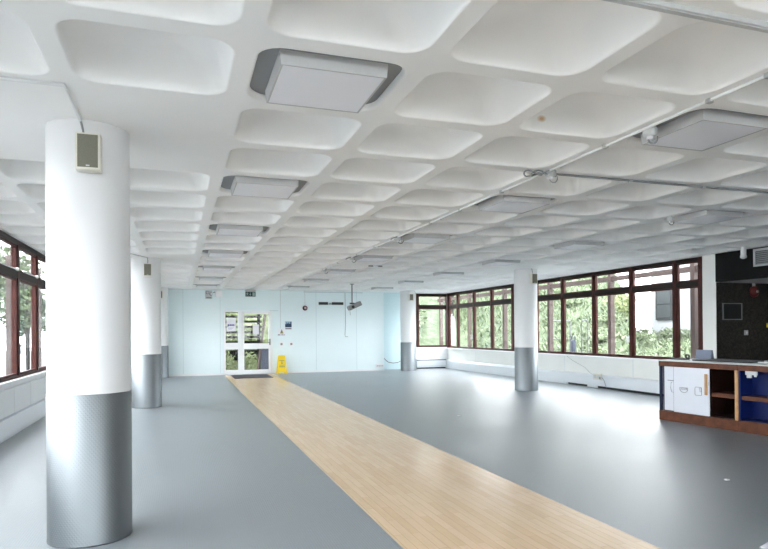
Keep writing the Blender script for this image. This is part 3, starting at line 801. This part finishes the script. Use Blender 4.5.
# ------------------------------------------------------------------ conduits and boxes under the ceiling
t = thing('cable_duct', 'flat grey cable duct crossing the nearest part of the ceiling', 'duct', (6.3, 2.40, H))
B(-4.45, 4.6, -.026, .026, -.03, 0).build('duct', M['lightgrey'], t, .004)
B(-4.45, 4.6, -.013, .013, -.035, -.030).build('cover_strip', M['lightgrey'], t)
CX = 3.52
cdz = H - .013
t = thing('conduit', 'long thin conduit along a ceiling rib beside the square lights', 'conduit', (CX, 9.0, cdz))
MB().tube([(0, -6.55, 0), (0, 6.4, 0)], .012).build('tube', M['white'], t)
for y in (2.85, 3.30, 4.4, 6.2, 7.3, 8.3, 11.0, 12.2, 13.8, 15.0):
    B(-.022, .022, y - 9 - .018, y - 9 + .018, -.02, .012).build('saddle', M['steel'], t, .004)
t = thing('conduit', 'thin grey conduit crossing the ceiling ribs towards the hatch', 'conduit', (5.2, 5.345, cdz))
MB().tube([(-1.60, 0, 0), (5.4, 0, 0)], .012).build('tube', M['midgrey'], t)
for x in (4.6, 5.6, 6.7, 7.7): B(x - 5.2 - .018, x - 5.2 + .018, -.022, .022, -.018, .012).build('saddle', M['steel'], t, .004)
def jbox(x, y, label, coil=0, s=1.0):
    t = thing('ceiling_junction_box', label, 'junction box', (x, y, H), group='ceiling junction boxes')
    MB().lathe([(0, 0), (.05 * s, 0), (.055 * s, -.01), (.055 * s, -.05), (.045 * s, -.062), (0, -.065)], 24).build('box', M['lightgrey'], t)
    MB().lathe([(0, -.064), (.025 * s, -.064), (.025 * s, -.085), (0, -.087)], 16).build('plug', M['pvc'], t)
    pts = [(.045 + .05 * math.cos(a), .02, -.06 - .055 * math.sin(a)) for a in [PI * k / 8 * 1.2 - .2 for k in range(9)]]
    MB().tube(pts, .006).build('cable_loop', M['midgrey'], t)
    for q in range(coil):
        pts = [(-.04 - .07 * q + .10 * math.cos(a), .05 * math.sin(a) + .02 * q, -.035 - .02 * math.cos(2 * a + q)) for a in [2 * PI * k / 18 for k in range(18)]]
        MB().tube(pts, .008, 6, True).build('cable_coil', M['midgrey'], t)
    return t
jbox(3.575, 3.93, 'white junction box with cable loop beside the nearest light on the conduit')
jbox(3.56, 5.28, 'junction box with coiled grey cable where two conduits meet', 3)
jbox(3.55, 9.75, 'junction box with coiled cable on the long conduit, beyond the crossing', 1)
jbox(3.55, 12.70, 'small junction box on the long conduit, third from the crossing', 1)
jbox(3.55, 15.35, 'small junction box at the far end of the long conduit', 0)
jbox(6.66, 6.95, 'small dark junction box beside the light nearest the hatch', 0, .7)
t = thing('conduit', 'white conduit crossing the ceiling to the nearest column speaker', 'conduit', (-.69, 4.345, cdz))
MB().tube([(-1.85, 0, 0), (0, 0, 0), (.0, .69, 0)], .013).build('tube', M['white'], t)
MB().tube([(.0, .678, 0), (.012, .672, -.05), (.03, .62, -.12)], .008).build('cable', M['midgrey'], t)
for key, lab in (((-1, 11), 'thin cable above the speaker on the second column'), ((8, 11), 'thin cable above the speaker on the lone column')):
    x, y = gx(key[0]), gy(key[1])
    dx = .05 if key[0] < 0 else .0
    tag(MB().tube([(x + dx - .01, y - RAD - .015, H - .005), (x + dx, y - RAD - .03, 3.13), (x + dx, y - RAD - .05, 3.062)], .008).build('speaker_cable', M['midgrey']), lab, 'cable', 'speaker cables')
tag(MB().tube([(-2.5, 13.24, cdz), (-.9, 13.24, cdz), (-.64, 13.80, cdz)], .01).build('conduit', M['lightgrey']), 'pale conduit crossing the ceiling before the second column', 'conduit')
t = thing('smoke_detector', 'small white smoke detector between the lights near the projector', 'detector', (4.56, 14.2, H))
MB().lathe([(0, 0), (.075, 0), (.075, -.02), (.05, -.045), (0, -.05)], 24).build('housing', M['pvc'], t)
B(-.17, .17, -.03, .03, -.03, 0).build('mounting_strip', M['midgrey'], t)

# scraps lying on the floor
def scrap(x, y, s, label, name='paper_scrap'):
    mb = MB(); pts = [(x + s * r * math.cos(a), y + s * r * math.sin(a)) for a, r in ((0, 1), (.9, .7), (1.7, 1.0), (2.8, .8), (3.9, 1.1), (5.1, .75))]
    n = len(pts)
    mb.add([(p[0], p[1], .004 + .006 * (k % 2)) for k, p in enumerate(pts)] + [(p[0], p[1], .0) for p in pts],
           [tuple(range(n)), tuple(range(2 * n - 1, n - 1, -1))] + [(k, n + k, n + (k + 1) % n, (k + 1) % n) for k in range(n)])
    return tag(mb.build(name, M['paper']), label, 'paper scrap', 'scraps on the floor')
scrap(5.467, 4.952, .035, 'tiny white scrap on the dark floor before the open cabinet')
scrap(4.948, 10.367, .05, 'tiny white scrap on the grey floor beside the oak strip')
t = tag(MB().box(-.11, .19, -.21, .0, 0, .006, Matrix.Translation((4.10, 3.385, 0)) @ Matrix.Rotation(.35, 4, 'Z')).build('paper_sheet', M['paper']),
        'white sheet of paper on the dark floor at the photo corner', 'paper')

# ------------------------------------------------------------------ outside
def smooth(a, b, x):
    t = max(0, min(1, (x - a) / (b - a))); return t * t * (3 - 2 * t)
gr = MB()
N, Mm = 70, 130
def height(x, y):
    rise = smooth(14.0, 27.0, x) * 5.6
    cap = .9 + 4.9 * smooth(1.12, 1.24, y / x)
    back = smooth(25.5, 36, y) * 4.5 * (1 - smooth(17, 24, x))
    h = max(rise * cap / 5.8, back if x > 4 else back * smooth(-6, 4, x) * .4)
    return -.14 + h + .10 * math.sin(x * 1.7 + y * .9) * smooth(14, 16, x)
vs = []
xs = [11.1 + (60 - 11.1) * (k / N) ** 1.5 for k in range(N + 1)]
ysg = [-20 + 90 * k / Mm for k in range(Mm + 1)]
for x in xs:
    for y in ysg: vs.append((x, y, height(x, y)))
gr.add(vs, [(i * (Mm + 1) + j, (i + 1) * (Mm + 1) + j, (i + 1) * (Mm + 1) + j + 1, i * (Mm + 1) + j + 1) for i in range(N) for j in range(Mm)], True)
bank = tag(gr.build('ground_bank', M['grass'], recalc=False), 'grass bank rising outside the long windows', 'grass bank', kind='structure')
g2 = MB()
g2.add([(-60, -40, -.14), (11.1, -40, -.14), (11.1, YN, -.14), (-60, YN, -.14)], [(0, 1, 2, 3)])
g2.add([(-60, YN, -.14), (-2.75, YN, -.14), (-2.75, 70, -.14), (-60, 70, -.14)], [(0, 1, 2, 3)])
g2.add([(-2.75, 24.2, -.14), (11.1, 24.2, -.14), (11.1, 70, -.14), (-2.75, 70, -.14)], [(0, 1, 2, 3)])
tag(g2.build('ground_paving', M['leftpaving'], recalc=False), 'grey paving outside the building', 'ground', kind='structure')

tag(B(11.1, 14.6, -20, 40, -.3, -.085).build('ground_path', M['concrete']), 'unseen path between the long windows and the bank, pale to bounce daylight', 'path', kind='structure')  # out of view, made pale so it throws daylight up at the ceiling
def leaves(mb, c, rad, n, size, rnd):
    for _ in range(n):
        while True:
            p = Vector((rnd.uniform(-1, 1), rnd.uniform(-1, 1), rnd.uniform(-1, 1)))
            if .25 < p.length < 1: break
        q = Vector((c[0] + p.x * rad[0], c[1] + p.y * rad[1], c[2] + p.z * rad[2]))
        d1 = Vector((rnd.gauss(0, 1), rnd.gauss(0, 1), rnd.gauss(0, .7))).normalized()
        d2 = d1.cross(Vector((rnd.gauss(0, 1), rnd.gauss(0, 1), rnd.gauss(0, 1)))).normalized()
        s = size * rnd.uniform(.6, 1.3)
        mb.add([q - d1 * s, q + d2 * s * .45, q + d1 * s, q - d2 * s * .45], [(0, 1, 2, 3)])
def tree(x, y, h, cr, label, group, m, n=900, size=.16, seed=0, z=None):
    rnd = random.Random(seed)
    z = (height(x, y) if x > 11.2 else -.14) if z is None else z
    t = thing('tree', label, 'tree', (x, y, z - .05), group=group)
    tr = MB()
    for q in range(3):
        dx, dy = rnd.uniform(-.3, .3) * cr, rnd.uniform(-.3, .3) * cr
        tr.tube([(0, 0, 0), (dx * .2, dy * .2, h * .35), (dx * .6, dy * .6, h * .62), (dx, dy, h * .9)], .055 + .02 * rnd.random(), 7)
    tr.build('trunk', M['bark'], t)
    lf = MB()
    for q in range(7):
        a = rnd.uniform(0, 2 * PI); rr = cr * rnd.uniform(.15, .65)
        leaves(lf, (rr * math.cos(a), rr * math.sin(a), h * rnd.uniform(.5, .92)), (cr * .5, cr * .5, h * .17), n // 7, size, rnd)
    lf.build('foliage', m, t, recalc=False)
    return t
def shrub(x, y, r, h, label, group, m, n=500, size=.10, seed=0, z=None):
    rnd = random.Random(seed)
    z = (height(x, y) if x > 11.2 else -.14) if z is None else z
    t = thing('shrub', label, 'shrub', (x, y, z - .03), group=group)
    st = MB()
    for q in range(4): st.tube([(0, 0, 0), (rnd.uniform(-.3, .3) * r, rnd.uniform(-.3, .3) * r, h * .7)], .02, 5)
    st.build('stem', M['bark'], t)
    lf = MB()
    for q in range(5):
        a = rnd.uniform(0, 2 * PI); rr = r * rnd.uniform(.1, .5)
        leaves(lf, (rr * math.cos(a), rr * math.sin(a), h * rnd.uniform(.35, .7)), (r * .6, r * .6, h * .32), n // 5, size, rnd)
    lf.build('foliage', m, t, recalc=False)
    return t
rnd = random.Random(3)
gm = MB()
for _ in range(16000):
    x = 14.6 + 13 * rnd.random() ** 1.2; y = x * rnd.uniform(.95, 2.3)
    z = height(x, y); a = rnd.uniform(0, 2 * PI); hgt = rnd.uniform(.08, .24); wdt = rnd.uniform(.03, .07)
    dx_, dy_ = wdt * math.cos(a), wdt * math.sin(a); lx, ly = rnd.gauss(0, .12), rnd.gauss(0, .12)
    gm.add([(x - dx_, y - dy_, z - .03), (x + dx_, y + dy_, z - .03), (x + lx + dx_ * .5, y + ly + dy_ * .5, z + hgt), (x + lx - dx_ * .5, y + ly - dy_ * .5, z + hgt)], [(0, 1, 2, 3)])
tag(gm.build('grass', M['leaf'], recalc=False), 'long tufted grass growing over the bank outside the long windows', 'grass', kind='stuff')
# shrubs on the bank, thick enough that the grass hardly shows between them
spots = []
for k in range(40):
    x = rnd.uniform(15.5, 25); q_ = rnd.uniform(1.0, 1.9); y = q_ * x
    if any((x - a) ** 2 + (y - b) ** 2 < (1.0 + c) ** 2 for a, b, c, d_ in spots): continue
    spots.append((x, y, rnd.uniform(.5, 1.0), rnd.uniform(.35, .9) if q_ > 1.16 else .5))
for k, (x, y, r, h) in enumerate(spots):
    shrub(x, y, r, h, 'low pale green shrub on the grass bank outside the long windows', 'shrubs on the grass bank', M['leaf'], 800, .06, 100 + k)
for k, (x, y) in enumerate([(21.5, 25.4)]):
    shrub(x, y, 1.3, 2.0, 'darker green bush on the bank beside the white building', None, M['hedgeleaf'], 1100, .08, 300 + k)
for k in range(6):
    shrub(28.4, 25.0 + 1.7 * k, .75, 1.05, 'low shrub at the foot of the white building', 'shrubs along the white building', M['leaf'], 700, .08, 350 + k)
for k, (x, y, h) in enumerate([(27.5, 39.5, 6), (22, 47, 7), (30, 47.5, 7), (17, 44, 6.5)]):
    tree(x, y, h, h * .30, 'pale leafy tree on the bank outside the long windows', 'trees on the bank', M['leaf'], 1400, .17, 400 + k)
for k, (x, y, h) in enumerate([(11.2, 30, 5), (14.2, 30.5, 5), (12.2, 35.5, 6), (17.0, 36.5, 6)]):
    tree(x, y, h, h * .27, 'pale leafy tree behind the far corner window', 'trees behind the corner window', M['leaf'], 1500, .15, 500 + k)
for k, (x, y, h) in enumerate([(-6.5, 20.5, 5), (-9.5, 27, 6), (-13, 36, 8), (-8.2, 33.5, 6), (-16, 46, 9), (-5.6, 27, 4.6), (-14, 57, 9), (-9.5, 42.5, 7)]):
    tree(x, y, h, h * .27, 'tall tree outside the windows beside the nearest column', 'trees beyond the block dado wall', M['leafdark'] if k % 2 else M['leaf'], 1300, .15, 600 + k)

# timber posts with an eaves rail outside the long windows
t = thing('pergola', 'brown posts with an eaves rail standing outside the long windows', 'pergola', (12.2, 18.2, -.14))
for y in (8.85, 11.95, 15.05, 18.2, 21.3, 24.4, 27.5):
    B(-.07, .07, y - 18.2 - .07, y - 18.2 + .07, 0, 3.62).build('post', M['post'], t)
B(-.05, .05, -10.5, 9.6, 3.16, 3.30).build('rail', M['post'], t)
t = thing('pergola', 'brown posts with an eaves rail outside the block dado wall windows', 'pergola', (-3.85, 13.0, -.14))
for y in (1.2, 4.3, 7.4, 10.5, 13.6, 16.7, 19.8, 22.9):
    B(-.07, .07, y - 13 - .07, y - 13 + .07, 0, 3.62).build('post', M['post'], t)
B(-.05, .05, -14, 10.5, 3.16, 3.30).build('rail', M['post'], t)

# white building beyond the bank
t = thing('building', 'white rendered building with a grey window beyond the bank', 'building', (34, 25, 1.0))
B(-4, 4, -9, 8.0, 0, 6.2).build('wall', M['render_white'], t)
for y0, y1, z0, z1 in ((6.2, 7.4, 1.3, 3.1), (2.2, 3.4, 1.3, 3.1), (-1.8, -.6, 1.3, 3.1)):
    f = B(-4.12, -3.98, y0 - .1, y1 + .1, z0 - .12, z1 + .12).build('window', M['roofgrey'], t)
    B(-4.14, -4.11, y0 + .06, y1 - .06, z0 + .05, z0 + .85).build('pane', M['window_dark'], f)
    B(-4.14, -4.11, y0 + .06, y1 - .06, z0 + .95, z1 - .05).build('pane', M['window_dark'], f)
B(-4.3, 4.3, -9.3, 8.3, 6.2, 6.4).build('roof', M['roofgrey'], t)

# handrails and a bollard on the path below the bank
def rail(y0, y1, label):
    t = thing('handrail', label, 'handrail', (15.0, y0, height(15, y0)), group='metal handrails')
    z0 = 1.2 - height(15, y0)
    L = y1 - y0
    MB().tube([(0, 0, 0), (0, 0, z0 + .70), (0, .04, z0 + .76), (0, L - .04, z0 + .76), (0, L, z0 + .7), (0, L, 0)], .024).build('hoop', M['darkline'], t)
    MB().tube([(0, 0, z0), (0, L, z0)], .016).build('lower_bar', M['darkline'], t)
rail(19.87, 20.25, 'tall narrow metal hoop rail seen through the bollard window')
rail(20.98, 22.4, 'low metal handrail beside the dark bollard outside')
t = thing('bollard', 'dark bollard with a forked top outside the window past the lone column', 'bollard', (15.0, 20.78, height(15, 20.78) - .02))
hh = 1.2 - height(15, 20.78)
MB().lathe([(0, 0), (.10, 0), (.10, hh - .05), (.085, hh), (0, hh)], 20).build('post', M['bin_blue'], t)
MB().tube([(0, -.09, hh - .02), (0, -.12, hh + .1), (0, -.09, hh + .16)], .03).tube([(0, .09, hh - .02), (0, .12, hh + .1), (0, .09, hh + .16)], .03).build('fork', M['bin_blue'], t)

# slatted screen and hedge seen through the glass door
t = thing('slat_screen', 'dark horizontal slat screen seen through the glass door', 'screen', (2.6, 26.2, -.14))
s_ = MB()
for k in range(12): s_.box(-3.2, .72, -.03, .03, 1.05 + .215 * k, 1.05 + .215 * k + .10)
s_.build('slat', M['slat'], t)
for x in (-3.0, -1.2, .6): B(x - .06, x + .06, .03, .13, 0, 3.7).build('post', M['slat'], t)
B(-3.2, .72, .03, .09, .55, .98).build('base_board', M['slat'], t)
t = thing('gate', 'dark gate with a slanting post standing outside the glass door', 'gate', (3.2, 25.0, -.14))
MB().tube([(-.22, 0, 0), (.22, 0, 3.3)], .055, 12).build('post', M['post'], t)
B(-.08, .42, -.03, .03, .05, 1.12).build('panel', M['bin_blue'], t)
for k, x in enumerate((.8, 1.75, 2.6)):
    shrub(x, 25.5, .5, 1.0, 'low green shrub against the slat screen outside the door', 'shrubs outside the door', M['hedgeleaf'], 600, .07, 700 + k)
for k, (x, y, h) in enumerate([(-1.6, 31.5, 6), (3.2, 31.5, 6), (7.0, 31.5, 6)]):
    tree(x, y, h, 1.3, 'leafy tree behind the slat screen outside the door', 'trees behind the slat screen', M['leaf'], 1300, .14, 800 + k)
hg = thing('hedge', 'tall clipped green hedge behind the slat screen outside the door', 'hedge', (2.6, 28.0, -.14))
hb = MB(); rh = random.Random(5)
hb.box(-5, 6, -.18, .1, 0, 3.9)
for _ in range(7000):
    q = Vector((rh.uniform(-5, 6), rh.uniform(-.5, .3), rh.uniform(0, 4.1)))
    d1 = Vector((rh.gauss(0, 1), rh.gauss(0, 1), rh.gauss(0, .7))).normalized(); d2 = d1.cross(Vector((rh.gauss(0, 1), rh.gauss(0, 1), rh.gauss(0, 1)))).normalized()
    z_ = .10 * rh.uniform(.6, 1.3)
    hb.add([q - d1 * z_, q + d2 * z_ * .5, q + d1 * z_, q - d2 * z_ * .5], [(0, 1, 2, 3)])
hb.build('foliage', M['hedgeleaf'], hg, recalc=False)
st = MB()
for k in range(12): st.tube([(-4.8 + .95 * k, 0, 0), (-4.7 + .95 * k, .05, 3.4)], .03, 6)
st.build('stem', M['bark'], hg)
shrub(4.25, 25.9, .55, 3.2, 'tall pale green bush beside the slanting gate post outside the door', None, M['hedgeleaf'], 900, .09, 900)

# ------------------------------------------------------------------ light: overcast sky
w = bpy.data.worlds.new('overcast_sky'); S.world = w; w.use_nodes = True
bg = w.node_tree.nodes['Background']
bg.inputs['Color'].default_value = (.93, .97, 1.0, 1)
bg.inputs['Strength'].default_value = 1.0

# ------------------------------------------------------------------ camera
cd = bpy.data.cameras.new('camera'); cam = bpy.data.objects.new('camera', cd); COL.objects.link(cam)
cam.matrix_world = Matrix.Translation((0, 0, 1.6)) @ Matrix.Rotation(-.3241, 4, 'Z') @ Matrix.Rotation(PI / 2 + .0045, 4, 'X') @ Matrix.Rotation(-.0079, 4, 'Z')
cd.sensor_fit = 'HORIZONTAL'; cd.sensor_width = 36
cd.lens = 609.34 / 768 * 36
cd.shift_y = (328.27 - 274.5) / 768
cd.clip_start = .05; cd.clip_end = 300
S.camera = cam
